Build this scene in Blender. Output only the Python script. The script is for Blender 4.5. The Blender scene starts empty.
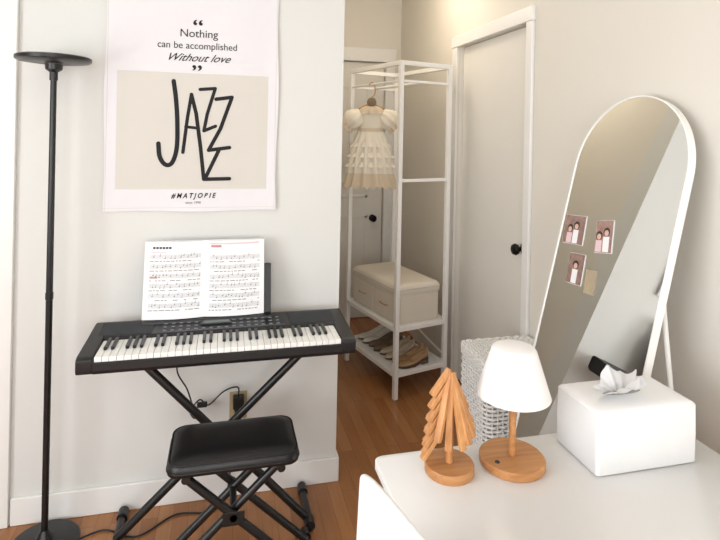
import bpy, bmesh, math, random
from mathutils import Vector, Matrix, noise
random.seed(7)
S=bpy.context.scene
COL=S.collection
pi=math.pi

# ------------------------------------------------------------ materials
def srgb(c):
    return tuple(((v/255)/12.92 if v/255<=0.04045 else (((v/255)+0.055)/1.055)**2.4) for v in c)
def mat(name,rgb,rough=0.5,metal=0.0,bump=0.0,bscale=60,var=0.0,vscale=4,trans=0.0,coat=0.0,spec=None):
    m=bpy.data.materials.new(name); m.use_nodes=True
    nt=m.node_tree; b=nt.nodes['Principled BSDF']
    c=srgb(rgb)+(1,)
    b.inputs['Base Color'].default_value=c
    b.inputs['Roughness'].default_value=rough
    b.inputs['Metallic'].default_value=metal
    if coat: b.inputs['Coat Weight'].default_value=coat
    if spec is not None: b.inputs['Specular IOR Level'].default_value=spec
    tc=nt.nodes.new('ShaderNodeTexCoord')
    if var>0:
        n=nt.nodes.new('ShaderNodeTexNoise'); n.inputs['Scale'].default_value=vscale; n.inputs['Detail'].default_value=4
        nt.links.new(tc.outputs['Object'],n.inputs['Vector'])
        mx=nt.nodes.new('ShaderNodeMix'); mx.data_type='RGBA'
        mx.inputs[6].default_value=tuple(v*(1-var) for v in c[:3])+(1,)
        mx.inputs[7].default_value=tuple(min(1,v*(1+var)) for v in c[:3])+(1,)
        nt.links.new(n.outputs['Fac'],mx.inputs[0]); nt.links.new(mx.outputs[2],b.inputs['Base Color'])
    if bump>0:
        n2=nt.nodes.new('ShaderNodeTexNoise'); n2.inputs['Scale'].default_value=bscale; n2.inputs['Detail'].default_value=6
        nt.links.new(tc.outputs['Object'],n2.inputs['Vector'])
        bp=nt.nodes.new('ShaderNodeBump'); bp.inputs['Strength'].default_value=bump; bp.inputs['Distance'].default_value=0.002
        nt.links.new(n2.outputs['Fac'],bp.inputs['Height']); nt.links.new(bp.outputs['Normal'],b.inputs['Normal'])
    if trans>0:
        out=nt.nodes['Material Output']
        t=nt.nodes.new('ShaderNodeBsdfTranslucent'); t.inputs['Color'].default_value=c
        ms=nt.nodes.new('ShaderNodeMixShader'); ms.inputs[0].default_value=trans
        nt.links.new(b.outputs[0],ms.inputs[1]); nt.links.new(t.outputs[0],ms.inputs[2]); nt.links.new(ms.outputs[0],out.inputs[0])
    return m
def wood(name,c1,c2,scale=(3,40,40),rough=0.45):
    m=bpy.data.materials.new(name); m.use_nodes=True; nt=m.node_tree; b=nt.nodes['Principled BSDF']
    tc=nt.nodes.new('ShaderNodeTexCoord'); mp=nt.nodes.new('ShaderNodeMapping'); mp.inputs['Scale'].default_value=scale
    n=nt.nodes.new('ShaderNodeTexNoise'); n.inputs['Scale'].default_value=1.5; n.inputs['Detail'].default_value=5; n.inputs['Distortion'].default_value=0.6
    cr=nt.nodes.new('ShaderNodeValToRGB'); cr.color_ramp.elements[0].color=srgb(c1)+(1,); cr.color_ramp.elements[1].color=srgb(c2)+(1,)
    cr.color_ramp.elements[0].position=0.3; cr.color_ramp.elements[1].position=0.7
    nt.links.new(tc.outputs['Object'],mp.inputs[0]); nt.links.new(mp.outputs[0],n.inputs['Vector']); nt.links.new(n.outputs['Fac'],cr.inputs[0])
    nt.links.new(cr.outputs[0],b.inputs['Base Color']); b.inputs['Roughness'].default_value=rough
    return m
def floor_mat():
    m=bpy.data.materials.new('oak_strip_floor'); m.use_nodes=True; nt=m.node_tree; b=nt.nodes['Principled BSDF']
    tc=nt.nodes.new('ShaderNodeTexCoord'); mp=nt.nodes.new('ShaderNodeMapping'); mp.inputs['Rotation'].default_value=(0,0,pi/2)
    br=nt.nodes.new('ShaderNodeTexBrick'); br.offset=0.37
    br.inputs['Scale'].default_value=1; br.inputs['Brick Width'].default_value=0.75; br.inputs['Row Height'].default_value=0.057
    br.inputs['Mortar Size'].default_value=0.0008; br.inputs['Mortar Smooth'].default_value=0.3; br.inputs['Bias'].default_value=0
    br.inputs['Color1'].default_value=srgb((174,120,74))+(1,); br.inputs['Color2'].default_value=srgb((154,100,58))+(1,); br.inputs['Mortar'].default_value=srgb((112,70,42))+(1,)
    nt.links.new(tc.outputs['Object'],mp.inputs[0]); nt.links.new(mp.outputs[0],br.inputs['Vector'])
    mp2=nt.nodes.new('ShaderNodeMapping'); mp2.inputs['Scale'].default_value=(45,3,1)
    n=nt.nodes.new('ShaderNodeTexNoise'); n.inputs['Scale'].default_value=1.5; n.inputs['Detail'].default_value=6
    nt.links.new(tc.outputs['Object'],mp2.inputs[0]); nt.links.new(mp2.outputs[0],n.inputs['Vector'])
    mr=nt.nodes.new('ShaderNodeMapRange'); mr.inputs[3].default_value=0.76; mr.inputs[4].default_value=1.14
    nt.links.new(n.outputs['Fac'],mr.inputs[0])
    mx=nt.nodes.new('ShaderNodeMix'); mx.data_type='RGBA'; mx.blend_type='MULTIPLY'; mx.inputs[0].default_value=1
    nt.links.new(br.outputs['Color'],mx.inputs[6]); nt.links.new(mr.outputs[0],mx.inputs[7]); nt.links.new(mx.outputs[2],b.inputs['Base Color'])
    b.inputs['Roughness'].default_value=0.24
    return m
WALL=mat('wall_paint',(220,220,216),0.85,bump=0.15,bscale=250)
WALLW=mat('hall_wall_paint',(225,220,210),0.85,bump=0.15,bscale=250)
CEIL=mat('ceiling_paint',(238,238,236),0.9,bump=0.1,bscale=200)
TRIM=mat('trim_paint',(236,235,232),0.4,bump=0.03)
DOOR=mat('door_paint',(228,225,218),0.45,bump=0.03)
WHITE=mat('white_laminate',(233,232,230),0.3,bump=0.02)
CHAIRW=mat('white_chair_plastic',(236,236,236),0.35,bump=0.02)
WMETAL=mat('white_powdercoat',(244,243,240),0.4,bump=0.03,bscale=400)
BLACK=mat('black_plastic',(24,24,26),0.42,bump=0.05,bscale=400)
BLACKM=mat('black_metal',(17,17,18),0.35,bump=0.02)
GREY=mat('dark_grey_plastic',(54,55,58),0.5,bump=0.05,bscale=300)
LEATH=mat('black_vinyl',(12,12,14),0.42,bump=0.25,bscale=160)
KEYW=mat('white_key',(244,243,238),0.25,var=0.01)
KEYB=mat('black_key',(14,14,15),0.3,var=0.01)
PAPER=mat('paper',(240,240,241),0.8,var=0.01)
INK=mat('ink',(96,96,100),0.8,var=0.02)
INKD=mat('brush_ink',(30,30,32),0.85,var=0.05)
RED=mat('red_print',(200,140,142),0.8,var=0.05)
PINK=mat('pink_print',(228,202,206),0.8,var=0.03)
FABRIC=mat('poster_cloth',(236,234,237),0.9,bump=0.35,bscale=500,trans=0.08)
BEIGE=mat('poster_beige',(212,208,200),0.9,bump=0.3,bscale=500)
CREAM=mat('cream_cloth',(242,234,218),0.9,bump=0.6,bscale=90,trans=0.1)
LACE=mat('cream_lace',(228,212,188),0.95,bump=1.0,bscale=220,trans=0.2)
LEATW=mat('white_leather',(238,238,238),0.55,bump=0.2,bscale=260)
TISSUE=mat('tissue_paper',(226,226,227),0.95,bump=0.1,bscale=80,trans=0.10)
SHADE=mat('lamp_shade_white',(243,240,239),0.6,bump=0.02)
WICK=mat('white_wicker',(232,231,228),0.6,bump=0.3,bscale=200)
BOXC=mat('storage_fabric',(226,217,203),0.85,bump=0.4,bscale=300)
BEECH=wood('beech_wood',(178,122,72),(214,160,104))
BEECH2=wood('beech_wood_slats',(176,118,68),(216,158,102),scale=(40,40,4))
BEECHD=wood('oak_wood_dark',(168,112,66),(202,146,92))
TAN=mat('outlet_tan',(176,158,122),0.5,var=0.03)
BRASS=mat('dark_knob',(22,21,20),0.25,metal=0.6)
FLOOR=floor_mat()
MIRR=bpy.data.materials.new('mirror_glass'); MIRR.use_nodes=True
_b=MIRR.node_tree.nodes['Principled BSDF']; _b.inputs['Metallic'].default_value=1; _b.inputs['Roughness'].default_value=0.01; _b.inputs['Base Color'].default_value=(0.84,0.85,0.84,1)

# ------------------------------------------------------------ helpers
def group(name,loc=(0,0,0),rot=(0,0,0)):
    e=bpy.data.objects.new(name,None); e.location=loc; e.rotation_euler=rot; e.empty_display_size=0.1; COL.objects.link(e); return e
def add(name,verts,faces,m,parent=None,smooth=False,loc=(0,0,0),rot=(0,0,0)):
    me=bpy.data.meshes.new(name); me.from_pydata([tuple(v) for v in verts],[],faces)
    bm=bmesh.new(); bm.from_mesh(me); bmesh.ops.recalc_face_normals(bm,faces=bm.faces); bm.to_mesh(me); bm.free()
    if smooth:
        for p in me.polygons: p.use_smooth=True
    me.update()
    me.materials.append(m)
    o=bpy.data.objects.new(name,me); COL.objects.link(o); o.location=loc; o.rotation_euler=rot
    if parent: o.parent=parent
    return o
def bevel(o,w,seg=3):
    if w>0:
        md=o.modifiers.new('bevel','BEVEL'); md.width=w; md.segments=seg; md.limit_method='ANGLE'; md.angle_limit=0.6
        for p in o.data.polygons: p.use_smooth=True
        o.data.set_sharp_from_angle(angle=math.radians(35)) if hasattr(o.data,'set_sharp_from_angle') else None
        wn=o.modifiers.new('wn','WEIGHTED_NORMAL'); wn.keep_sharp=False
    return o
def boxvf(x0,x1,y0,y1,z0,z1,off=0):
    v=[(x0,y0,z0),(x1,y0,z0),(x1,y1,z0),(x0,y1,z0),(x0,y0,z1),(x1,y0,z1),(x1,y1,z1),(x0,y1,z1)]
    f=[(0,3,2,1),(4,5,6,7),(0,1,5,4),(1,2,6,5),(2,3,7,6),(3,0,4,7)]
    return v,[tuple(i+off for i in q) for q in f]
def box(name,b,m,parent=None,bev=0.0,loc=(0,0,0),rot=(0,0,0),seg=3):
    v,f=boxvf(*b); o=add(name,v,f,m,parent,loc=loc,rot=rot); return bevel(o,bev,seg)
def boxes(name,bs,m,parent=None,bev=0.0,**k):
    V=[];F=[]
    for b in bs:
        v,f=boxvf(*b,off=len(V)); V+=v;F+=f
    return bevel(add(name,V,F,m,parent,**k),bev,2)
def lathe(name,prof,m,parent=None,n=48,loc=(0,0,0),rot=(0,0,0),smooth=True,sharp=True):
    V=[];F=[]
    for r,z in prof:
        for i in range(n):
            a=2*pi*i/n; V.append((r*math.cos(a),r*math.sin(a),z))
    for j in range(len(prof)-1):
        for i in range(n):
            k=(i+1)%n; F.append((j*n+i,j*n+k,(j+1)*n+k,(j+1)*n+i))
    if prof[0][0]>1e-5: F.append(tuple(range(n))[::-1])
    if prof[-1][0]>1e-5: F.append(tuple((len(prof)-1)*n+i for i in range(n)))
    o=add(name,V,F,m,parent,smooth,loc,rot)
    bm=bmesh.new(); bm.from_mesh(o.data); bmesh.ops.remove_doubles(bm,verts=bm.verts,dist=1e-6); bmesh.ops.recalc_face_normals(bm,faces=bm.faces); bm.to_mesh(o.data); bm.free()
    if smooth and sharp and hasattr(o.data,'set_sharp_from_angle'): o.data.set_sharp_from_angle(angle=math.radians(40))
    return o
def tube_vf(pts,r,n=8,closed=False,off=0):
    pts=[Vector(p) for p in pts]; V=[];F=[]; N=len(pts)
    rr=r if isinstance(r,(list,tuple)) else [r]*N
    up=None
    for i,p in enumerate(pts):
        if closed: t=(pts[(i+1)%N]-pts[i-1])
        else: t=(pts[min(i+1,N-1)]-pts[max(i-1,0)])
        t.normalize()
        if up is None:
            up=Vector((0,0,1)) if abs(t.z)<0.9 else Vector((1,0,0))
        s=t.cross(up); 
        if s.length<1e-6: s=t.orthogonal()
        s.normalize(); up=s.cross(t).normalized()
        for k in range(n):
            a=2*pi*k/n; V.append(p+(s*math.cos(a)+up*math.sin(a))*rr[i])
    R=N if closed else N-1
    for i in range(R):
        j=(i+1)%N
        for k in range(n):
            l=(k+1)%n; F.append((off+i*n+k,off+i*n+l,off+j*n+l,off+j*n+k))
    if not closed:
        F.append(tuple(off+k for k in range(n))); F.append(tuple(off+(N-1)*n+k for k in range(n)))
    return V,F
def tubes(name,lst,m,parent=None,n=10,smooth=True,**k):
    V=[];F=[]
    for it in lst:
        v,f=tube_vf(it[0],it[1],n,closed=(len(it)>2 and it[2]),off=len(V)); V+=v;F+=f
    o=add(name,V,F,m,parent,smooth,**k)
    if hasattr(o.data,'set_sharp_from_angle'): o.data.set_sharp_from_angle(angle=math.radians(50))
    return o
def spline(pts,n=8):
    P=[Vector(p) for p in pts]; P=[P[0]*2-P[1]]+P+[P[-1]*2-P[-2]]; out=[]
    for i in range(1,len(P)-2):
        for k in range(n):
            t=k/n; a,b,c,d=P[i-1:i+3]
            out.append(0.5*((2*b)+(c-a)*t+(2*a-5*b+4*c-d)*t*t+(3*b-3*c+d-a)*t**3))
    out.append(P[-2]); return out
def ring_rect(hx,hy,r,z,n=6):
    out=[]
    for cx,cy,a0 in ((hx-r,hy-r,0),(-hx+r,hy-r,pi/2),(-hx+r,-hy+r,pi),(hx-r,-hy+r,3*pi/2)):
        for i in range(n+1):
            a=a0+pi/2*i/n; out.append((cx+r*math.cos(a),cy+r*math.sin(a),z))
    return out
def loft(name,rings,m,parent=None,smooth=True,cap=True,**k):
    n=len(rings[0]); V=[p for r in rings for p in r]; F=[]
    for j in range(len(rings)-1):
        for i in range(n):
            l=(i+1)%n; F.append((j*n+i,j*n+l,(j+1)*n+l,(j+1)*n+i))
    if cap: F.append(tuple(range(n))[::-1]); F.append(tuple((len(rings)-1)*n+i for i in range(n)))
    o=add(name,V,F,m,parent,smooth,**k)
    if smooth and hasattr(o.data,'set_sharp_from_angle'): o.data.set_sharp_from_angle(angle=math.radians(50))
    return o
def text(name,body,size,m,parent,loc,rot,sx=1.0,shear=0.0,thick=0.0):
    cu=bpy.data.curves.new(name,'FONT'); cu.body=body; cu.size=size; cu.align_x='CENTER'; cu.align_y='CENTER'; cu.shear=shear; cu.offset=thick
    t=bpy.data.objects.new(name+'_tmp',cu); COL.objects.link(t)
    dg=bpy.context.evaluated_depsgraph_get(); me=bpy.data.meshes.new_from_object(t.evaluated_get(dg)); 
    bpy.data.objects.remove(t); me.materials.clear(); me.materials.append(m)
    o=bpy.data.objects.new(name,me); COL.objects.link(o); o.parent=parent; o.location=loc; o.rotation_euler=rot; o.scale=(sx,1,1)
    return o

# ------------------------------------------------------------ room
H=2.66; WR=1.41; WB=2.33; CE=4.3; CX=0.50; WL=-2.0; BK=-2.4
D1a,D1b=2.33,3.13      # right wall door opening
box('floor',(WL-0.1,WR+0.12,BK-0.1,CE+0.12,-0.06,0),FLOOR)
box('ceiling',(WL-0.1,WR+0.12,BK-0.1,CE+0.12,H,H+0.06),CEIL)
boxes('wall_right',[(WR,WR+0.12,BK,D1a,0,H),(WR,WR+0.12,D1a,D1b,2.08,H),(WR,WR+0.12,D1b,CE+0.12,0,H)],WALLW)
boxes('wall_front',[(-0.85,CX,WB,WB+0.12,0,H),(-1.65,-0.85,WB,WB+0.12,2.06,H),(WL,-1.65,WB,WB+0.12,0,H)],WALL)
box('wall_hall',(CX-0.12,CX,WB+0.12,CE,0,H),WALLW)
D2a,D2b=0.60,1.28
boxes('wall_hall_end',[(D2b,WR,CE,CE+0.12,0,H),(CX-0.12,D2a,CE,CE+0.12,0,H),(D2a,D2b,CE,CE+0.12,2.12,H)],WALLW)
boxes('wall_left',[(WL-0.1,WL,BK,-1.2,0,H),(WL-0.1,WL,-1.2,1.0,0,0.75),(WL-0.1,WL,-1.2,1.0,2.15,H),(WL-0.1,WL,1.0,WB+0.12,0,H)],WALL)
boxes('wall_back',[(WL,-1.3,BK-0.1,BK,0,H),(-1.3,0.9,BK-0.1,BK,0,0.75),(-1.3,0.9,BK-0.1,BK,2.15,H),(0.9,WR,BK-0.1,BK,0,H)],WALL)
def window(name,horizontal,a,b,c):
    g=group(name); bs=[]
    for u0,u1,z0,z1 in ((a,b,0.75,0.80),(a,b,2.10,2.15),(a,a+0.05,0.8,2.1),(b-0.05,b,0.8,2.1),((a+b)/2-0.025,(a+b)/2+0.025,0.8,2.1)):
        bs.append((u0,u1,c-0.08,c-0.03,z0,z1) if horizontal else (c-0.08,c-0.03,u0,u1,z0,z1))
    boxes('window_frame',bs,TRIM,g,0.004)
window('window_1',True,-1.3,0.9,BK); window('window_2',False,-1.2,1.0,WL)
def bb(name,bs): boxes(name,bs,TRIM,None,0.004)
bb('baseboard_front',[(-0.77,CX+0.012,WB-0.014,WB,0,0.105)])
bb('baseboard_hall',[(CX,CX+0.013,WB,CE-0.03,0,0.105)])
bb('baseboard_right',[(WR-0.014,WR,BK,D1a-0.06,0,0.105),(WR-0.014,WR,D1b+0.075,CE-0.02,0,0.105)])
boxes('trim_1',[(WR-0.018,WR,D1a-0.055,D1a,0,2.08),(WR-0.018,WR,D1b,D1b+0.07,0,2.08),(WR-0.022,WR,D1a-0.06,D1b+0.075,2.08,2.15)],TRIM,None,0.004)
boxes('trim_2',[(D2b,D2b+0.075,CE-0.02,CE,0,2.12),(D2a-0.07,D2a,CE-0.02,CE,0,2.12),(CX+0.014,D2b+0.085,CE-0.025,CE,2.12,2.23)],TRIM,None,0.004)
boxes('trim_3',[(-0.85,-0.775,WB-0.02,WB,0,2.06),(-1.73,-1.65,WB-0.02,WB,0,2.06),(-1.74,-0.77,WB-0.024,WB,2.06,2.14)],TRIM,None,0.004)
def knob(parent,loc,rot):
    lathe('knob',[(0.0,0),(0.028,0),(0.028,0.006),(0.011,0.01),(0.011,0.03),(0.024,0.036),(0.029,0.048),(0.024,0.06),(0.0,0.064)],BRASS,parent,28,loc,rot)
g=group('door_1',(WR+0.03,D1a,0))
box('slab',(0,0.04,0.003,D1b-D1a-0.003,0.008,2.077),DOOR,g,0.003)
knob(g,(0.0,0.055,0.975),(0,-pi/2,0))
g=group('door_2',(D2a,CE+0.025,0))
box('slab',(0.003,D2b-D2a-0.003,0,0.04,0.008,2.117),DOOR,g,0.003)
boxes('stile_mouldings',[(0.1,0.55,-0.006,0.0,0.25,0.27),(0.1,0.55,-0.006,0,0.83,0.85),(0.1,0.55,-0.006,0,1.0,1.02),(0.1,0.55,-0.006,0,1.9,1.92),(0.1,0.12,-0.006,0,1.0,1.92),(0.53,0.55,-0.006,0,1.0,1.92),(0.53,0.55,-0.006,0,0.25,0.85)],DOOR,g,0.002)
knob(g,(D2b-D2a-0.085,0.0,0.83),(pi/2,0,0))
g=group('door_3',(-1.65,WB+0.03,0))
box('slab',(0.003,0.797,0,0.04,0.008,2.057),DOOR,g,0.003)
boxes('stile_mouldings',[(0.12,0.68,-0.006,0.0,0.25,0.27),(0.12,0.68,-0.006,0,0.83,0.85),(0.12,0.68,-0.006,0,1.0,1.02),(0.12,0.68,-0.006,0,1.9,1.92)],DOOR,g,0.002)
g=group('ceiling_light',(0.95,3.1,H))
EM=bpy.data.materials.new('warm_glass'); EM.use_nodes=True
e=EM.node_tree.nodes['Principled BSDF']; e.inputs['Emission Color'].default_value=(1,0.85,0.65,1); e.inputs['Emission Strength'].default_value=1.5
lathe('glass_dome',[(0.0,-0.075),(0.06,-0.07),(0.1,-0.05),(0.12,-0.015),(0.12,-0.012)],EM,g,32)
lathe('ceiling_plate',[(0.125,-0.012),(0.125,0.0)],WMETAL,g,32)

# ------------------------------------------------------------ poster (cloth banner)
PW,PH=0.687,1.02
g=group('jazz_poster',(-0.470,WB-0.010,1.197))
def wave(x,z):
    e=abs(x/PW-0.5)*2
    return 0.0022*math.sin(x*15+z*4)+0.0018*math.sin(x*6-z*9+1)-0.004*max(0,e-0.85)/0.15*(0.5+0.5*math.sin(z*11+x*2))-0.003*max(0,0.12-z)/0.12*(0.5+0.5*math.sin(x*22))
def grid(name,x0,x1,z0,z1,nx,nz,y,m):
    V=[];F=[]
    for j in range(nz+1):
        for i in range(nx+1): V.append((x0+(x1-x0)*i/nx,y,z0+(z1-z0)*j/nz))
    for j in range(nz):
        for i in range(nx):
            a=j*(nx+1)+i; F.append((a,a+1,a+nx+2,a+nx+1))
    return add(name,V,F,m,g,True)
grid('cloth',0,PW,0,PH,60,80,0,FABRIC)
grid('beige_panel',0.048,0.642,0.09,0.565,52,42,-0.0008,BEIGE)
tubes('hem_seams',[([(0.012,-0.0005,PH*k/40) for k in range(41)],0.0007),([(PW-0.012,-0.0005,PH*k/40) for k in range(41)],0.0007),([(PW*k/40,-0.0005,0.014) for k in range(41)],0.0007)],BEIGE,g,6)
V=[];F=[]
def seg(pts,w,y,smooth=False):
    P=[Vector((a,0,b)) for a,b in pts]
    if smooth: P=spline([tuple(q) for q in P],10)
    else:
        Q=[]
        for a,b in zip(P[:-1],P[1:]):
            for k in range(6): Q.append(a.lerp(b,k/6))
        P=Q+[P[-1]]
    n=len(P)
    for i in range(n-1):
        a,b=P[i],P[i+1]; t=(b-a).normalized(); nr=Vector((-t.z,0,t.x)); o=len(V); yy=y-0.00001*i
        wa=w/2
        for q in (a+nr*wa,a-nr*wa,b-nr*wa,b+nr*wa): V.append((q.x,yy,q.z))
        F.append((o,o+1,o+2,o+3))
    for i in range(n):
        o=len(V); q=P[i]
        for k in range(12): V.append((q.x+w/2*math.cos(k*pi/6),y-0.0003-0.00001*i,q.z+w/2*math.sin(k*pi/6)))
        F.append(tuple(range(o,o+12)))
LW=0.0160
seg([(.262,.530),(.272,.46),(.279,.37),(.279,.26),(.262,.198),(.236,.190),(.214,.222),(.208,.275)],LW*1.1,-0.0016,True)
seg([(.332,.478),(.318,.38),(.303,.240)],LW*0.85,-0.0016)
seg([(.332,.478),(.352,.40),(.372,.26),(.387,.130)],LW*0.95,-0.0018)
seg([(.312,.345),(.362,.340)],LW*0.75,-0.0020)
seg([(.366,.500),(.426,.506),(.396,.400),(.384,.330),(.430,.350)],LW*0.85,-0.0022)
seg([(.430,.462),(.494,.472),(.450,.340),(.404,.250),(.488,.262)],LW*0.95,-0.0020)
seg([(.446,.252),(.391,.130),(.490,.132)],LW*0.95,-0.0022)
add('jazz_lettering',V,F,INKD,g)
R90=(pi/2,0,0); ty=-0.0016
text('quote_open','“',0.085,INKD,g,(0.352,ty,0.752),R90,1.2,0,0.001)
text('line_nothing','Nothing',0.046,INKD,g,(0.357,ty,0.728),R90)
text('line_accomplished','can be accomplished',0.040,INKD,g,(0.354,ty,0.678),R90,0.95)
text('line_without_love','Without love',0.044,INKD,g,(0.354,ty,0.628),R90,1.05,0.6,0.0002)
text('quote_close','”',0.085,INKD,g,(0.352,ty,0.565),R90,1.2,0,0.001)
text('caption','# M A T J O B I E',0.028,INKD,g,(0.347,ty,0.062),R90,0.85,0.3,0.0008)
text('caption_small','since 1990',0.014,INK,g,(0.347,ty,0.034),R90)
for o in list(g.children):
    mb=Matrix.LocRotScale(o.location,o.rotation_euler,o.scale); o.data.transform(mb)
    o.location=(0,0,0); o.rotation_euler=(0,0,0); o.scale=(1,1,1)
    for v in o.data.vertices: v.co.y+=wave(v.co.x,v.co.z)
    if o.name in('cloth',):
        for v in o.data.vertices:
            e=(v.co.x/PW-0.5)*2
            v.co.x-=0.004*e**7*(1+math.sin(v.co.z*10))
            if v.co.z<0.02: v.co.z+=0.003*math.sin(v.co.x*12)
    o.data.update()
tubes('hanging_rod',[([(-0.02,-0.002,PH),(PW+0.02,-0.002,PH)],0.006)],BEECH,g,8)

# ------------------------------------------------------------ floor lamp
g=group('floor_lamp',(-0.612,2.185,0))
lathe('base',[(0.0,0.0),(0.116,0.0),(0.117,0.014),(0.112,0.019),(0.03,0.026),(0.018,0.05),(0.0125,0.06)],BLACKM,g,64)
lathe('pole',[(0.0115,0.05),(0.0115,0.9),(0.0135,0.902),(0.0135,0.925),(0.0115,0.927),(0.0105,1.70),(0.014,1.70),(0.014,1.73),(0.028,1.74),(0.03,1.760)],BLACKM,g,24)
lathe('disc_head',[(0.0,1.768),(0.05,1.760),(0.118,1.768),(0.125,1.773),(0.125,1.784),(0.118,1.788),(0.0,1.786)],BLACKM,g,64)
tubes('power_cable',[(spline([(0.11,0.0,0.006),(0.20,0.03,0.005),(0.32,-0.03,0.005),(0.45,0.06,0.005),(0.58,0.05,0.005),(0.645,0.11,0.03),(0.665,0.108,0.2),(0.685,0.11,0.345)],8),0.0035)],BLACK,g,8)

# ------------------------------------------------------------ keyboard
KX0,KL,KY=-0.462,0.945,1.93
g=group('electronic_keyboard',(KX0,KY,0.717))
prof=[(0.0,0.012),(0.006,0.0),(0.30,0.0),(0.315,0.012),(0.315,0.064),(0.308,0.070),(0.29,0.072),(0.17,0.064),(0.158,0.058),(0.158,0.034),(0.012,0.034),(0.004,0.040),(0.0,0.036)]
n=len(prof); V=[(x,y,z) for x in (0.052,KL-0.052) for y,z in prof]
F=[(i,(i+1)%n,n+(i+1)%n,n+i) for i in range(n)]+[tuple(range(n)),tuple(range(n,2*n))]
add('body',V,F,BLACK,g)
prof2=[(0.0,0.012),(0.006,0.0),(0.30,0.0),(0.315,0.012),(0.315,0.064),(0.308,0.071),(0.29,0.073),(0.17,0.065),(0.02,0.058),(0.004,0.052),(0.0,0.045)]
n=len(prof2)
for nm,x0,x1 in (('cheek_left',0.0,0.053),('cheek_right',KL-0.053,KL)):
    V=[(x,y,z) for x in (x0,x1) for y,z in prof2]
    F=[(i,(i+1)%n,n+(i+1)%n,n+i) for i in range(n)]+[tuple(range(n)),tuple(range(n,2*n))]
    bevel(add(nm,V,F,BLACK,g),0.005,3)
kw=(KL-0.11)/36
boxes('white_keys',[(0.055+i*kw+0.0006,0.055+(i+1)*kw-0.0006,0.008,0.156,0.036,0.0545) for i in range(36)],KEYW,g,0.001)
bs=[]
for i in range(35):
    if i%7 in (0,1,3,4,5):
        c=0.055+(i+1)*kw; bs.append((c-0.0055,c+0.0055,0.066,0.156,0.05,0.065))
boxes('black_keys',bs,KEYB,g,0.0015)
def pz(y): return 0.064+(y-0.17)/(0.12)*0.008
bs=[]
for k in range(12):
    for x0 in (0.03,0.72):
        y=0.178+k*0.0095; bs.append((x0,x0+0.185,y,y+0.0045,pz(y)-0.002,pz(y)+0.0022))
boxes('speaker_grilles',bs,GREY,g)
bs=[]
for r in range(3):
    for c in range(16):
        if 5<=c<=8 and r>0: continue
        x=0.25+c*0.028; y=0.185+r*0.030; bs.append((x,x+0.013,y,y+0.006,pz(y)-0.001,pz(y)+0.003))
LG=mat('button_grey',(120,122,126),0.5,var=0.02)
boxes('panel_buttons',bs,LG,g,0.001)
LCD=mat('lcd',(96,108,104),0.2,var=0.02)
box('display_bezel',(0.385,0.50,0.212,0.268,0.064,0.0735),KEYB,g,0.002)
box('display_screen',(0.395,0.49,0.222,0.258,0.072,0.0743),LCD,g)
boxes('panel_print',[(0.25,0.70,0.1765,0.1785,0.0642,0.0652)],LG,g)
th=math.radians(12)
gm=group('sheet_music_book',(KX0,KY,0.717))
def leanpt(u,v,off):
    return (u,0.270+v*math.sin(th)-off*math.cos(th),0.078+v*math.cos(th)-off*math.sin(th))
def leanbox(name,u0,u1,v0,v1,o0,o1,m,parent,bev=0.0):
    V=[leanpt(u,v,o) for (u,o,v) in [(u0,o0,v0),(u1,o0,v0),(u1,o1,v0),(u0,o1,v0),(u0,o0,v1),(u1,o0,v1),(u1,o1,v1),(u0,o1,v1)]]
    f=[(0,3,2,1),(4,5,6,7),(0,1,5,4),(1,2,6,5),(2,3,7,6),(3,0,4,7)]
    return bevel(add(name,V,f,m,parent),bev,2)
leanbox('music_rest',0.168,0.655,-0.006,0.195,-0.012,-0.006,BLACK,g,0.002)
leanbox('music_rest_lip',0.168,0.655,-0.006,0.004,-0.012,0.022,BLACK,g,0.002)
BX0,BXC,BX1,BH=0.166,0.396,0.626,0.298
def pageoff(u):
    d=abs(u-BXC)/0.23
    return 0.004+0.010*math.sin(min(d,1)*pi)*0.9*(1-0.4*d)+0.001
for nm,a,b in (('page_left',BX0,BXC),('page_right',BXC,BX1)):
    N=16;V=[];F=[]
    for i in range(N+1):
        u=a+(b-a)*i/N
        for (v,o) in ((0.006,pageoff(u)),(BH,pageoff(u)),(BH,-0.004),(0.006,-0.004)): V.append(leanpt(u,v,o))
    for i in range(N):
        for k in range(4): F.append((i*4+k,i*4+(k+1)%4,(i+1)*4+(k+1)%4,(i+1)*4+k))
    F+= [(0,1,2,3),tuple(N*4+k for k in range(4))]
    add(nm,V,F,PAPER,gm)
def pstrip(lst,name,m):
    V=[];F=[]
    for (u0,u1,v0,v1) in lst:
        K=max(1,int((u1-u0)/0.012)); 
        for i in range(K):
            ua=u0+(u1-u0)*i/K; ub=u0+(u1-u0)*(i+1)/K; o=len(V)
            V+=[leanpt(ua,v0,pageoff(ua)+.0008),leanpt(ub,v0,pageoff(ub)+.0008),leanpt(ub,v1,pageoff(ub)+.0008),leanpt(ua,v1,pageoff(ua)+.0008)]
            F.append((o,o+1,o+2,o+3))
    add(name,V,F,m,gm)
lines=[];notes=[]
for a,b,t in ((BX0+0.02,BXC-0.018,0.235),(BXC+0.016,BX1-0.018,0.225)):
    for s in range(6):
        vb=t-s*0.037
        for l in range(5): lines.append((a,b,vb+l*0.0034,vb+l*0.0034+0.0006))
        u=a+0.012
        while u<b-0.006:
            v=vb+random.choice([0,.0034,.0068,.0102,.0136]); notes.append((u,u+0.0038,v-0.0013,v+0.0015)); 
            notes.append((u+0.0031,u+0.0038,v,v+0.011)); u+=random.uniform(0.010,0.024)
        x=a
        while x<b: 
            w=random.uniform(0.006,0.02); 
            if x+w<b and random.random()<0.75: lines.append((x,x+w,vb-0.011,vb-0.0088))
            x+=w+0.004
for i in range(6):
    notes.append((BX0+0.03+i*0.012,BX0+0.039+i*0.012,0.272,0.280))
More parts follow.
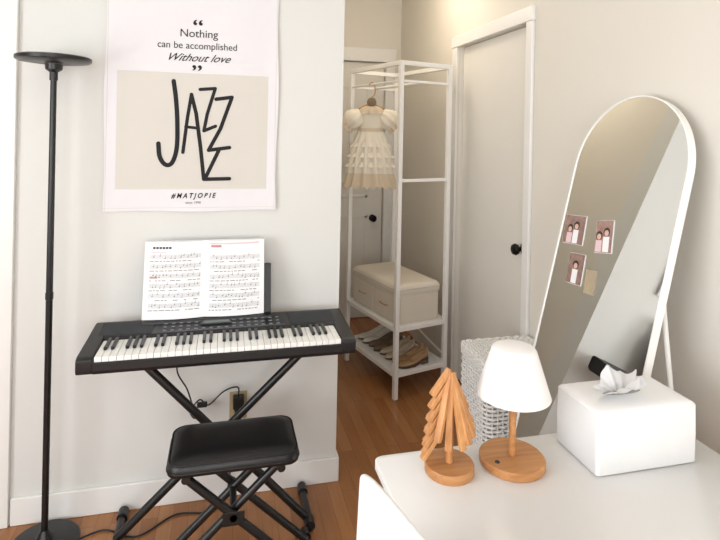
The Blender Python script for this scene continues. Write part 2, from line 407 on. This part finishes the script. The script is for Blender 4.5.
pstrip(lines,'staff_lines',INK); pstrip(notes,'printed_notes',mat('note_ink',(60,60,64),0.8,var=0.02))
pstrip([(BXC+0.02,BXC+0.06,0.272,0.281),(BX0+0.022,BX0+0.05,0.160,0.166)],'red_headings',RED)
pstrip([(BXC+0.016,BX1-0.02,0.284,0.290),(BX0+0.022,BX0+0.08,0.258,0.262)],'pink_headings',PINK)

g=group('keyboard_stand',(0,0,0))
tubes('cross_legs',[([(-0.285,2.095,0.690),(0.335,2.095,0.025)],0.0155),([(0.345,2.13,0.690),(-0.36,2.13,0.025)],0.0155)],BLACKM,g,12)
tubes('top_supports',[([(-0.285,2.035,0.7),(-0.285,2.235,0.7)],0.0145),([(0.345,2.035,0.7),(0.345,2.235,0.7)],0.0145)],BLACKM,g,12)
tubes('foot_bars',[([(0.345,2.06,0.017),(0.345,2.27,0.017)],0.0145),([(-0.36,2.06,0.017),(-0.36,2.27,0.017)],0.0145)],BLACKM,g,12)
tubes('foot_caps',[([(x,y,0.02),(x,y+0.045,0.02)],0.0195) for x in (0.345,-0.36) for y in (2.045,2.245)],BLACK,g,12)
lathe('hinge_disc',[(0.0,-0.03),(0.032,-0.03),(0.034,0.0),(0.032,0.03),(0.0,0.03)],BLACK,g,28,(0.0,2.112,0.375),(pi/2,0,0))

# stool
g=group('keyboard_bench',(0.050,1.882,0))
rings=[]
hx,hy=0.208,0.125
for z,ins,r in ((0.442,0.006,0.03),(0.446,0.0,0.04),(0.456,-0.002,0.045),(0.468,0.0,0.045),(0.480,0.006,0.045),(0.489,0.018,0.045),(0.494,0.04,0.05),(0.4965,0.07,0.05)):
    rings.append(ring_rect(hx-ins,hy-ins,min(r,hy-ins-0.005),z,8))
loft('padded_seat',rings,LEATH,g)
tubes('seat_piping',[([Vector(p) for p in ring_rect(hx+0.001,hy+0.001,0.045,0.456,8)],0.003,True),([Vector(p) for p in ring_rect(hx-0.004,hy-0.004,0.045,0.480,8)],0.0025,True)],LEATH,g,8)
L=[]
for sy in (-0.085,0.085):
    L+= [([(-0.15,sy,0.42),(0.27,sy,0.03)],0.0135),([(0.15,sy*0.68,0.42),(-0.27,sy*0.68,0.03)],0.0135)]
tubes('cross_legs',L,BLACKM,g,12)
tubes('seat_rails',[([(-0.15,-0.11,0.428),(-0.15,0.11,0.428)],0.0135),([(0.15,-0.11,0.428),(0.15,0.11,0.428)],0.0135)],BLACKM,g,12)
tubes('foot_bars',[([(-0.27,-0.13,0.018),(-0.27,0.13,0.018)],0.0135),([(0.27,-0.13,0.018),(0.27,0.13,0.018)],0.0135)],BLACKM,g,12)
tubes('foot_caps',[([(s*0.27,a,0.02),(s*0.27,a+0.035,0.02)],0.0195) for s in (-1,1) for a in (-0.145,0.11)],BLACK,g,12)
tubes('hinge_bolt',[([(0.0,-0.10,0.279),(0.0,0.10,0.279)],0.012)],BLACK,g,12)
boxes('adjust_plate',[(-0.035,0.035,-0.1,-0.097,0.255,0.30)],BLACKM,g,0.003)

# outlet
g=group('wall_outlet',(0.075,WB,0.375))
box('plate',(-0.036,0.036,-0.006,0.0,-0.058,0.058),TAN,g,0.003)
box('plug_adapter',(-0.022,0.022,-0.045,-0.006,0.0,0.048),BLACK,g,0.004)
box('lamp_plug',(-0.015,0.015,-0.03,-0.006,-0.042,-0.012),BLACK,g,0.004)
tubes('keyboard_cable',[(spline([(0.0,-0.03,0.045),(-0.005,-0.035,0.09),(-0.06,-0.05,0.085),(-0.12,-0.05,0.035),(-0.155,-0.05,0.06),(-0.19,-0.06,0.02),(-0.17,-0.07,0.0),(-0.2,-0.09,0.12),(-0.24,-0.12,0.22),(-0.22,-0.14,0.35)],8),0.003)],BLACK,g,8)
box('inline_filter',(-0.165,-0.125,-0.06,-0.044,0.03,0.05),BLACK,g,0.004)

# ------------------------------------------------------------ clothes rack
RW,RD,RH=0.35,0.60,1.955
g=group('open_wardrobe_rack',(0.978,2.965,0),(0,0,math.radians(15)))
p=0.013
posts=[(0,0),(RW,0),(RW,RD),(0,RD)]
bs=[(x-p,x+p,y-p,y+p,0.0,RH) for x,y in posts]
for z in (RH-p,1.26,0.40,0.14):
    if z==1.26:
        bs+=[(p,RW-p,-p*0.7,p*0.7,z-0.009,z+0.009),(p,RW-p,RD-p*0.7,RD+p*0.7,z-0.009,z+0.009)]; continue
    bs+=[(p,RW-p,-p,p,z-p,z+p),(p,RW-p,RD-p,RD+p,z-p,z+p),(-p,p,p,RD-p,z-p,z+p),(RW-p,RW+p,p,RD-p,z-p,z+p)]
bs+=[(p,RW-p,-p*0.7,p*0.7,1.83,1.845),(p,RW-p,RD-p*.7,RD+p*.7,1.83,1.845)]
boxes('frame',bs,WMETAL,g,0.002)
boxes('shelf_boards',[(p,RW-p,p,RD-p,0.395,0.412),(p,RW-p,p,RD-p,0.133,0.149)],WMETAL,g)
tubes('hanging_rail',[([(RW/2,0,1.838),(RW/2,RD,1.838)],0.0095),([(0.0,0,1.838),(0.0,RD,1.838)],0.0075)],WMETAL,g,12)
rackM=Matrix.Translation((0.978,2.965,0))@Matrix.Rotation(math.radians(15),4,'Z')
def rk(x,y,z): return tuple(rackM@Vector((x,y,z)))
g=group('storage_box',rk(RW/2,RD/2,0.413),(0,0,math.radians(15)))
loft('box_body',[ring_rect(0.148,0.272,0.012,z,4) for z in (0.0,0.17)],BOXC,g)
boxes('drawer_panels',[(-0.153,-0.148,-0.26,-0.008,0.015,0.155),(-0.153,-0.148,0.008,0.26,0.015,0.155),(-0.135,0.135,-0.277,-0.272,0.015,0.155)],BOXC,g,0.003)
loft('padded_lid',[ring_rect(0.154-i,0.278-i,0.02,z,5) for z,i in ((0.172,0.0),(0.18,-0.002),(0.205,-0.002),(0.22,0.004),(0.228,0.015),(0.232,0.04))],BOXC,g)
tubes('lid_piping',[([Vector(q) for q in ring_rect(0.157,0.281,0.02,0.203,5)],0.003,True)],BEIGE,g,8)
tubes('handles',[(spline([(-0.155,y-0.04,0.09),(-0.168,y-0.03,0.09),(-0.168,y+0.03,0.09),(-0.155,y+0.04,0.09)],5),0.003) for y in (-0.13,0.13)],BEECH,g,8)
def shoe_parts(cx,cy,cz,ang,L=0.22):
    # upper with an open topline, inner sock and a separate sole
    N=18;M=16; R=Matrix.Rotation(ang,3,'Z'); U=[];So=[]
    def halfw(t):
        w=0.0245+0.010*math.sin(max(0,t-0.25)/0.75*pi)
        if t<0.10: w*=math.sqrt(max(0.05,1-((0.10-t)/0.105)**2))
        if t>0.82: w*=math.sqrt(max(0.04,1-((t-0.82)/0.185)**2))
        return w
    for i in range(N+1):
        t=i/N; w=halfw(t); h=0.060 if t<0.2 else 0.060-0.036*min(1,(t-0.2)/0.45); 
        if t>0.85: h*=1-0.35*((t-0.85)/0.15)
        hl=0.022*max(0,1-t*1.9)
        for k in range(M):
            a=2*pi*k/M; x=math.cos(a)*w; z=0.006+hl+h*0.5+math.sin(a)*h*0.5
            if 0.08<t<0.60 and math.sin(a)>0.5: z=min(z,0.006+hl+h*0.75-0.034*math.sin((t-0.08)/0.52*pi)*(1-abs(math.cos(a))))
            q=R@Vector((x,(t-0.5)*L,0)); U.append((cx+q.x,cy+q.y,cz+z))
        for sx,zz in ((-1,0),(1,0),(1,1),(-1,1)):
            q=R@Vector((sx*(w+0.002),(t-0.5)*L,0))
            bot=0.0 if (t<0.28 or t>0.5) else 0.004+hl
            So.append((cx+q.x,cy+q.y,cz+(bot if zz==0 else 0.010+hl)))
    FU=[]
    for i in range(N):
        for k in range(M):
            l=(k+1)%M; FU.append((i*M+k,i*M+l,(i+1)*M+l,(i+1)*M+k))
    FU+=[tuple(range(M)),tuple(N*M+k for k in range(M))]
    FS=[]
    for i in range(N):
        for k in range(4):
            l=(k+1)%4; FS.append((i*4+k,i*4+l,(i+1)*4+l,(i+1)*4+k))
    FS+=[(0,1,2,3),tuple(N*4+k for k in range(4))]
    return U,FU,So,FS
SH=[mat('shoe_cream',(208,192,170),0.6,var=0.03),mat('shoe_taupe',(128,108,88),0.6,var=0.04),mat('shoe_white',(232,226,216),0.6,var=0.02),mat('shoe_tan',(176,140,104),0.6,var=0.03)]
SOLE=mat('shoe_sole',(96,80,66),0.7,var=0.05)
g=group('shoes',rk(0,0,0.1495),(0,0,math.radians(15)))
for k_,mm in enumerate((3,0,1,2)):
    U=[];FU=[];So=[];FS=[]
    for j in range(2):
        y=0.054+0.0703*(2*k_+j)
        a_,b_,c_,d_=shoe_parts(0.165+0.008*(j-0.5),y,0,pi/2+0.03*(1-2*j),0.215)
        o1=len(U);o2=len(So); U+=a_; FU+=[tuple(i+o1 for i in f) for f in b_]; So+=c_; FS+=[tuple(i+o2 for i in f) for f in d_]
    add('uppers_%d'%(k_+1),U,FU,SH[mm],g,True); add('soles_%d'%(k_+1),So,FS,SOLE,g)

# dress on the front rail of the rack
dx,dy,_=rk(0.0,0.335,0)
g=group('baby_dress',(dx,dy,1.215),(0,0,math.radians(-14)))
def dring(rx,ry,z,folds,amp,ph=0,n=120):
    return [((rx*(1+amp*math.sin(folds*a+ph)))*math.cos(a),(ry*(1+amp*1.4*math.sin(folds*a+ph)))*math.sin(a),z) for a in [2*pi*i/n for i in range(n)]]
loft('skirt',[dring(0.138,0.068,0.06,13,0.085),dring(0.134,0.066,0.13,13,0.08,0.2),dring(0.122,0.060,0.20,13,0.07,0.3),dring(0.102,0.052,0.27,13,0.06,0.3),dring(0.082,0.042,0.325,13,0.03,0.3),dring(0.074,0.038,0.34,13,0.0)],CREAM,g)
loft('bodice',[dring(0.074,0.037,0.338,1,0),dring(0.078,0.04,0.37,1,0),dring(0.085,0.042,0.42,1,0),dring(0.088,0.04,0.455,1,0),dring(0.06,0.035,0.475,1,0),dring(0.035,0.028,0.482,1,0)],CREAM,g)
rg=[]
for z,r in ((-0.035,0.166),(0.0,0.157),(0.03,0.150),(0.065,0.139)):
    n=260; rg.append([(r*(1+0.08*math.sin(13*a))*math.cos(a),r*0.5*(1+0.1*math.sin(13*a))*math.sin(a),z+(0.022*abs(math.sin(13*a)) if z<0 else 0)) for a in [2*pi*i/n for i in range(n)]])
loft('lace_hem',rg,LACE,g,cap=False)
for s,nm in ((-1,'sleeve_left'),(1,'sleeve_right')):
    rr=[]
    for t in range(9):
        u=t/8; c=Vector((s*(0.06+0.085*u),0,0.445-0.075*u)); r=0.032+0.036*math.sin(u*pi*0.85)
        d=Vector((s*0.70,0,-0.71)); sx=Vector((0,1,0)); up=d.cross(sx)
        rr.append([tuple(c+(sx*math.cos(a)*0.8+up*math.sin(a))*r*(1+0.06*math.sin(9*a))) for a in [2*pi*i/54 for i in range(54)]])
    loft(nm,rr,CREAM,g)
    c2=Vector((s*0.162,0,0.350)); ax=Vector((s*0.70,0,-0.71)).cross(Vector((0,1,0)))
    loft(nm+'_frill',[rr[-1],[tuple(c2+(Vector((0,1,0))*math.cos(a)*0.8+ax*math.sin(a))*0.050*(1+0.15*math.sin(9*a))) for a in [2*pi*i/54 for i in range(54)]]],LACE,g,cap=False)
loft('peter_pan_collar',[dring(0.098,0.052,0.435,11,0.09),dring(0.085,0.049,0.458,11,0.03),dring(0.062,0.043,0.477,9,0.02),dring(0.036,0.03,0.488,1,0)],LACE,g,cap=False)
loft('waist_ribbon',[dring(0.080,0.043,0.325,1,0),dring(0.079,0.043,0.348,1,0)],LACE,g)
for nm,z0,r0 in (('ruffle_lower',0.105,0.148),('ruffle_middle',0.165,0.140),('ruffle_upper',0.230,0.122)):
    loft(nm,[dring(r0,r0*0.5,z0,15,0.12,0.2),dring(r0-0.012,(r0-0.012)*0.5,z0+0.018,15,0.08,0.25),dring(r0-0.022,(r0-0.022)*0.5,z0+0.030,15,0.05,0.25)],CREAM,g,cap=False)
tubes('hanger',[(spline([(-0.10,0,0.455),(0,0,0.50),(0.10,0,0.455)],6),0.006),(spline([(0,0,0.50),(0,0,0.54),(0.020,0,0.565),(0.018,0,0.615),(0.0,0,0.637),(-0.018,0,0.62)],6),0.003)],BEECHD,g,8)
lathe('flower_trim',[(0.0,0),(0.02,0.004),(0.03,0.012),(0.02,0.02),(0,0.022)],SH[1],g,16,(0,-0.02,0.51),(pi/2,0,0))

# ------------------------------------------------------------ hamper
g=group('wicker_hamper',(1.222,2.13,0))
hx,hy,hz=0.170,0.130,0.555
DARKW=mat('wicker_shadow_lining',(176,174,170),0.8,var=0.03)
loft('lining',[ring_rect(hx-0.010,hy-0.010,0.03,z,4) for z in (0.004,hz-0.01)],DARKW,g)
base=[Vector(q) for q in ring_rect(hx,hy,0.035,0,6)]
def resample(P,n):
    P=P+[P[0]]; d=[0]
    for i in range(len(P)-1): d.append(d[-1]+(P[i+1]-P[i]).length)
    out=[];j=0
    for k in range(n):
        s=d[-1]*k/n
        while d[j+1]<s: j+=1
        t=(s-d[j])/(d[j+1]-d[j]) if d[j+1]>d[j] else 0
        out.append(P[j].lerp(P[j+1],t))
    return out
NP=96; per=resample(base,NP)
nor=[]
for i in range(NP):
    t=(per[(i+1)%NP]-per[i-1]).normalized(); nor.append(Vector((t.y,-t.x,0)))
L=[]
rows=32
for r in range(rows):
    z=0.012+r*(hz-0.024)/(rows-1)
    L.append(([per[i]+nor[i]*(0.0045*(1 if ((i//2)+r)%2 else -1)*(1 if i%2==0 else 0.4))+Vector((0,0,z)) for i in range(NP)],0.0058,True))
for i in range(0,NP,2): L.append(([per[i]+Vector((0,0,0.005)),per[i]+Vector((0,0,hz))],0.0035))
tubes('woven_body',L,WICK,g,6)
L=[([per[i]*1.02+Vector((0,0,hz+0.005+k*0.011+(0.002 if (i+k*2)%4<2 else -0.002))) for i in range(NP)],0.0065,True) for k in range(4)]
NL=20
for k in range(NL):
    x=-hx+0.010+k*(2*hx-0.02)/(NL-1)
    L.append(([Vector((x,-hy+0.005+j*(2*hy-0.01)/31,hz+0.040+(0.003 if (j//2+k)%2 else -0.003))) for j in range(32)],0.0062))
tubes('woven_lid',L,WICK,g,6)
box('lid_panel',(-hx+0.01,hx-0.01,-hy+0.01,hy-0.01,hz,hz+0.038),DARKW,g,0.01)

# ------------------------------------------------------------ mirror
lean=math.radians(13.5); MB=0.966; MY=1.540
g=group('arched_floor_mirror',(MB,MY,0.006),(0,lean,0))
ML,MW=1.715,0.258
def arch(w,top,bot,n=48):
    P=[(-w,bot)]; c=top-w
    for i in range(n+1):
        a=pi-pi*i/n; P.append((w*math.cos(a),c+w*math.sin(a)))
    P.append((w,bot)); return P
O=arch(MW,ML,0.0); I=arch(MW-0.005,ML-0.005,0.005); n=len(O)
V=[(-0.012,a,b) for a,b in O]+[(-0.012,a,b) for a,b in I]+[(0.012,a,b) for a,b in O]+[(0.012,a,b) for a,b in I]
F=[]
for i in range(n):
    j=(i+1)%n
    F+=[(i,j,n+j,n+i),(2*n+i,3*n+i,3*n+j,2*n+j),(i,2*n+i,2*n+j,j),(n+i,n+j,3*n+j,3*n+i)]
add('frame',V,F,WMETAL,g)
P=arch(MW-0.0045,ML-0.0045,0.0045)
add('mirror_glass',[(-0.009,a,b) for a,b in P],[tuple(range(len(P)))],MIRR,g)
add('back_board',[(0.008,a,b) for a,b in P],[tuple(range(len(P)))],WHITE,g)
Minv=(Matrix.Translation((MB,MY,0.006))@Matrix.Rotation(lean,4,'Y')).inverted()
def ml(x,y,z): return Minv@Vector((x,y,z))
tubes('rear_stand',[([ml(1.247,MY-0.225,1.08),ml(1.385,MY-0.225,0.010)],0.008),([ml(1.247,MY+0.225,1.08),ml(1.385,MY+0.225,0.010)],0.008),([ml(1.38,MY-0.225,0.05),ml(1.38,MY+0.225,0.05)],0.007),([ml(1.06,MY-0.225,0.30),ml(1.348,MY-0.225,0.30)],0.004)],WMETAL,g,10)
PH1=[mat('photo_print_a',(150,122,114),0.5,var=0.7,vscale=40),mat('photo_print_b',(160,128,120),0.5,var=0.7,vscale=45),mat('photo_print_c',(146,118,108),0.5,var=0.7,vscale=50),mat('photo_print_d',(176,160,134),0.5,var=0.15,vscale=40)]
g2=group('photo_prints',(MB,MY,0.006),(0,lean,0))
SKIN=mat('photo_face',(220,180,164),0.6,var=0.1,vscale=60); HAIR=mat('photo_hair',(56,44,42),0.6,var=0.1)
for i,(Y,Z,w,h,a) in enumerate(((1.718,1.186,0.112,0.105,0.16),(1.560,1.190,0.080,0.110,0.35),(1.665,1.058,0.082,0.108,0.16),(1.580,1.034,0.050,0.080,0.2))):
    e2=group('print_%d'%(i+1),(0,Y-MY,Z/math.cos(lean)),(-a*0.5,0,0)); e2.parent=g2
    box('print_border',(-0.0112,-0.0095,-w/2,w/2,-h/2,h/2),PH1[3] if i==3 else PAPER,e2)
    if i<3:
        box('print_image',(-0.0118,-0.0112,-w/2+0.001,w/2-0.001,-h/2+0.0015,h/2-0.001),PH1[i],e2)
        for k,(oy,oz) in enumerate(((-0.012,0.012),(0.022,0.0)) if i!=2 else ((0.0,0.01),)):
            lathe('figure_hair',[(0.0,0.0),(0.015,0.0),(0.015,0.0004),(0,0.0004)],HAIR,e2,16,(-0.0119,oy,oz+0.004),(0,-pi/2,0))
            lathe('figure_face',[(0.0,0.0),(0.010,0.0),(0.010,0.0004),(0,0.0004)],SKIN,e2,16,(-0.0124,oy,oz),(0,-pi/2,0))
            box('figure_clothes',(-0.0125,-0.0119,oy-0.014,oy+0.014,-h/2+0.004,oz-0.012),PINK if k else PAPER,e2)

# ------------------------------------------------------------ table
g=group('dining_table',(0,0,0))
TX0,TX1,TY0,TY1,TZ=0.367,1.225,-0.30,1.272,0.74
def rr_(x0,x1,y0,y1,r,z):
    return [(p_[0]+(x0+x1)/2,p_[1]+(y0+y1)/2,p_[2]) for p_ in ring_rect((x1-x0)/2,(y1-y0)/2,r,z,8)]
loft('table_top',[rr_(TX0+i,TX1-i,TY0+i,TY1-i,0.02,z) for z,i in ((TZ-0.024,0.004),(TZ-0.021,0.0),(TZ-0.003,0.0),(TZ,0.003))],WHITE,g)
boxes('apron',[(TX0+0.05,TX1-0.05,TY1-0.075,TY1-0.055,TZ-0.085,TZ-0.024),(TX0+0.05,TX1-0.05,TY0+0.055,TY0+0.075,TZ-0.085,TZ-0.024),(TX0+0.055,TX0+0.075,TY0+0.07,TY1-0.07,TZ-0.085,TZ-0.024),(TX1-0.075,TX1-0.055,TY0+0.07,TY1-0.07,TZ-0.085,TZ-0.024)],WHITE,g)
boxes('legs',[(a,a+0.05,b,b+0.05,0,TZ-0.024) for a in (TX0+0.02,TX1-0.07) for b in (TY0+0.03,TY1-0.07)],WHITE,g,0.004)

# chair
g=group('dining_chair',(0.318,0.775,0),(0,0,math.radians(14)))
prof=[(0.42,0.435),(0.40,0.452),(0.30,0.452),(0.15,0.442),(0.06,0.445),(0.015,0.475),(-0.008,0.55),(-0.020,0.64),(-0.022,0.74),(-0.020,0.84),(-0.018,0.920)]
PS=spline([(a,0,b) for a,b in prof],4); V=[];F=[];NW=24
for k,p_ in enumerate(PS):
    t=k/(len(PS)-1)
    back=max(0,min(1,(p_.z-0.45)/0.47))
    for i in range(NW+1):
        s=-1+2*i/NW
        V.append((p_.x+0.006*back*s*s,s*0.20,p_.z-0.018*back**6*abs(s)**5+0.018*(1-back)*s*s*(1 if t<0.5 else 0.3)))
for k in range(len(PS)-1):
    for i in range(NW):
        a=k*(NW+1)+i; F.append((a,a+1,a+NW+2,a+NW+1))
o=add('seat_shell',V,F,CHAIRW,g,True); md=o.modifiers.new('sol','SOLIDIFY'); md.thickness=0.016; md.offset=0
o.modifiers.new('sub','SUBSURF').levels=1
for i,(a,b,c,d) in enumerate(((0.09,-0.13,0.0,-0.19),(0.09,0.13,0.0,0.19),(0.33,-0.13,0.40,-0.18),(0.33,0.13,0.40,0.18))):
    tubes('leg_%d'%(i+1),[([(a,b,0.438),(c,d,0.0)],[0.016,0.011])],CHAIRW,g,12)

# table lamp
g=group('table_lamp',(0.688,1.175,TZ))
lathe('wooden_base',[(0.0,0.0),(0.075,0.0),(0.078,0.003),(0.078,0.016),(0.074,0.020),(0.0,0.020)],BEECHD,g,56)
lathe('stem',[(0.0,0.015),(0.0085,0.02),(0.0085,0.195),(0.0,0.196)],BEECHD,g,20)
o=lathe('shade',[(0.0,0.280),(0.044,0.280),(0.049,0.278),(0.0525,0.272),(0.0865,0.167)][::-1],SHADE,g,64)
bm=bmesh.new(); bm.from_mesh(o.data); bm.faces.ensure_lookup_table()
big=[f for f in bm.faces if len(f.verts)>10]; bmesh.ops.delete(bm,geom=big,context='FACES_ONLY'); bm.to_mesh(o.data); bm.free()
md=o.modifiers.new('sol','SOLIDIFY'); md.thickness=0.003; md.offset=0
lathe('light_puck',[(0.0,0.195),(0.03,0.195),(0.03,0.215),(0.0,0.215)],WMETAL,g,24)
lathe('switch',[(0.0,0.020),(0.006,0.020),(0.005,0.022),(0.0,0.022)],BLACK,g,16,(-0.05,-0.02,0))

# wooden tree ornament: flat slats fanned out in a spiral around a trunk
g=group('wooden_tree_ornament',(0.526,1.178,TZ))
lathe('round_base',[(0.0,0.0),(0.056,0.0),(0.058,0.003),(0.058,0.019),(0.056,0.022),(0.0,0.022)],BEECHD,g,48)
lathe('trunk',[(0.0,0.02),(0.0085,0.02),(0.0085,0.228),(0.0,0.232)],BEECH2,g,20)
V=[];F=[]
def slat(p0,d,Ln,wd,tk,side):
    up=d.cross(side).normalized(); off=len(V)
    for u,w in ((0,wd*0.75),(Ln*0.93,wd),(Ln,wd*0.85)):
        for a,b in ((-1,-1),(1,-1),(1,1),(-1,1)): V.append(p0+d*u+side*w*a+up*tk*b)
    for j in range(2):
        for i in range(4):
            l=(i+1)%4; F.append((off+j*4+i,off+j*4+l,off+j*4+4+l,off+j*4+4+i))
    F.append((off,off+3,off+2,off+1)); F.append((off+8,off+9,off+10,off+11))
def arm(az,tl,zt,Ln,wd=0.0085,tk=0.0055):
    tilt=math.radians(tl)
    d=Vector((math.sin(tilt)*math.cos(az),math.sin(tilt)*math.sin(az),-math.cos(tilt)))
    slat(Vector((0.004*math.cos(az),0.004*math.sin(az),zt)),d,Ln,wd,tk,Vector((-math.sin(az),math.cos(az),0)))
A0=-0.245
for k in range(6):
    zt=0.240-0.0235*k
    arm(A0+pi+0.30,38,zt,0.072+0.007*k)
    arm(A0+pi-0.50,36,zt-0.010,0.072+0.007*k)
for k in range(6):
    arm(A0-1.05+0.33*k,15+3.6*k,0.234-0.008*k,0.168-0.016*k,0.0085,0.005)
for k in range(4):
    arm(A0+0.7+0.45*k,30,0.225-0.024*k,0.110)
arm(A0-pi/2-0.25,9,0.234,0.172,0.0085)
arm(A0-pi/2-0.75,18,0.230,0.150,0.0085)
bevel(add('branch_slats',V,F,BEECH2,g),0.0014,2)

# tissue box
g=group('tissue_box',(0.993,1.160,TZ))
hx,hy=0.141,0.081
rings=[ring_rect(hx-i,hy-i,0.010,z,6) for z,i in ((0.001,0.003),(0.004,0.0),(0.07,-0.001),(0.138,0.0),(0.145,0.003),(0.149,0.010),(0.150,0.03))]
loft('box_cover',rings,LEATW,g)
tubes('seams',[([Vector(q) for q in ring_rect(hx-0.001,hy-0.001,0.010,0.141,6)],0.0015,True)],LEATW,g,6)
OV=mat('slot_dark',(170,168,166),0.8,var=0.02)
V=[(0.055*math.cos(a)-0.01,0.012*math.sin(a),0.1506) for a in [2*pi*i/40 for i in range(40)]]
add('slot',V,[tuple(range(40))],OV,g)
# thin tissue: fans out of the slot, pleated towards the slot, with pointed free corners
def fan(name,cx,cy,a0,a1,peaks,Rb,Rp,base,pleat,np_,leany,seed):
    NA=120; NR=18; V=[];F=[]
    for j in range(NR+1):
        t=j/NR
        for i in range(NA+1):
            u=i/NA; a=a0+(a1-a0)*u
            R=Rb
            for pa,pw,ps in peaks: R+=Rp*ps*max(0,1-abs(a-pa)/pw)**1.3
            r=R*t
            x=cx+base*(u-0.5)*2+r*math.sin(a)
            z=0.1495+r*math.cos(a)*0.92
            y=cy+pleat*(0.35+t)*math.sin(u*np_*2*pi+seed)*(1-0.25*t)+leany*t*t*(1+0.8*math.sin(a*1.3+seed))
            nz=noise.noise_vector(Vector((x*28+seed,z*28,t*1.2)))*0.006*t
            V.append((x+nz.x,y+nz.y,max(0.1512+0.001*t,z+nz.z)))
    for j in range(NR):
        for i in range(NA):
            q=j*(NA+1)+i; F.append((q,q+1,q+NA+2,q+NA+1))
    add(name,V,F,TISSUE,g,True)
fan('tissue_rear',-0.012,0.006,-1.25,1.35,((-0.25,0.5,1.0),(1.1,0.35,1.2)),0.040,0.026,0.030,0.0050,4.5,0.020,0.6)
fan('tissue_front',-0.022,-0.006,-1.52,1.0,((-1.3,0.4,1.3),(0.35,0.45,0.9)),0.038,0.026,0.030,0.0055,4.0,-0.028,2.1)

# ------------------------------------------------------------ lights
def area(name,loc,rot,sx,sy,power,col):
    l=bpy.data.lights.new(name,'AREA'); l.shape='RECTANGLE'; l.size=sx; l.size_y=sy; l.energy=power; l.color=col
    o=bpy.data.objects.new(name,l); o.location=loc; o.rotation_euler=rot; COL.objects.link(o)
area('window_daylight_back',(-0.2,BK-0.12,1.45),(pi/2,0,0),2.2,1.4,71,(0.98,0.985,0.99))
area('window_daylight_left',(WL-0.12,-0.1,1.45),(pi/2,0,-pi/2),2.2,1.4,86,(0.95,0.975,1.0))
l=bpy.data.lights.new('hall_bulb','POINT'); l.energy=8.5; l.color=(1,0.86,0.68); l.shadow_soft_size=0.12
o=bpy.data.objects.new('hall_bulb',l); o.location=(0.95,3.1,H-0.2); COL.objects.link(o)
w=bpy.data.worlds.new('sky'); S.world=w; w.use_nodes=True; nt=w.node_tree
sk=nt.nodes.new('ShaderNodeTexSky'); sk.sky_type='HOSEK_WILKIE'; sk.sun_direction=(0.3,0.2,0.8)
nt.links.new(sk.outputs[0],nt.nodes['Background'].inputs[0]); nt.nodes['Background'].inputs[1].default_value=0.5

# ------------------------------------------------------------ camera
cam=bpy.data.cameras.new('camera'); cam.lens=27; cam.sensor_width=36; cam.sensor_fit='HORIZONTAL'; cam.shift_y=-0.190; cam.clip_start=0.02
co=bpy.data.objects.new('camera',cam); COL.objects.link(co)
M=Matrix.Rotation(math.radians(-14),4,'Z')@Matrix.Rotation(pi/2,4,'X')@Matrix.Rotation(math.radians(1.15),4,'Z')
co.matrix_world=Matrix.Translation((0,0,1.53))@M
S.camera=co
S.view_settings.view_transform='Standard'
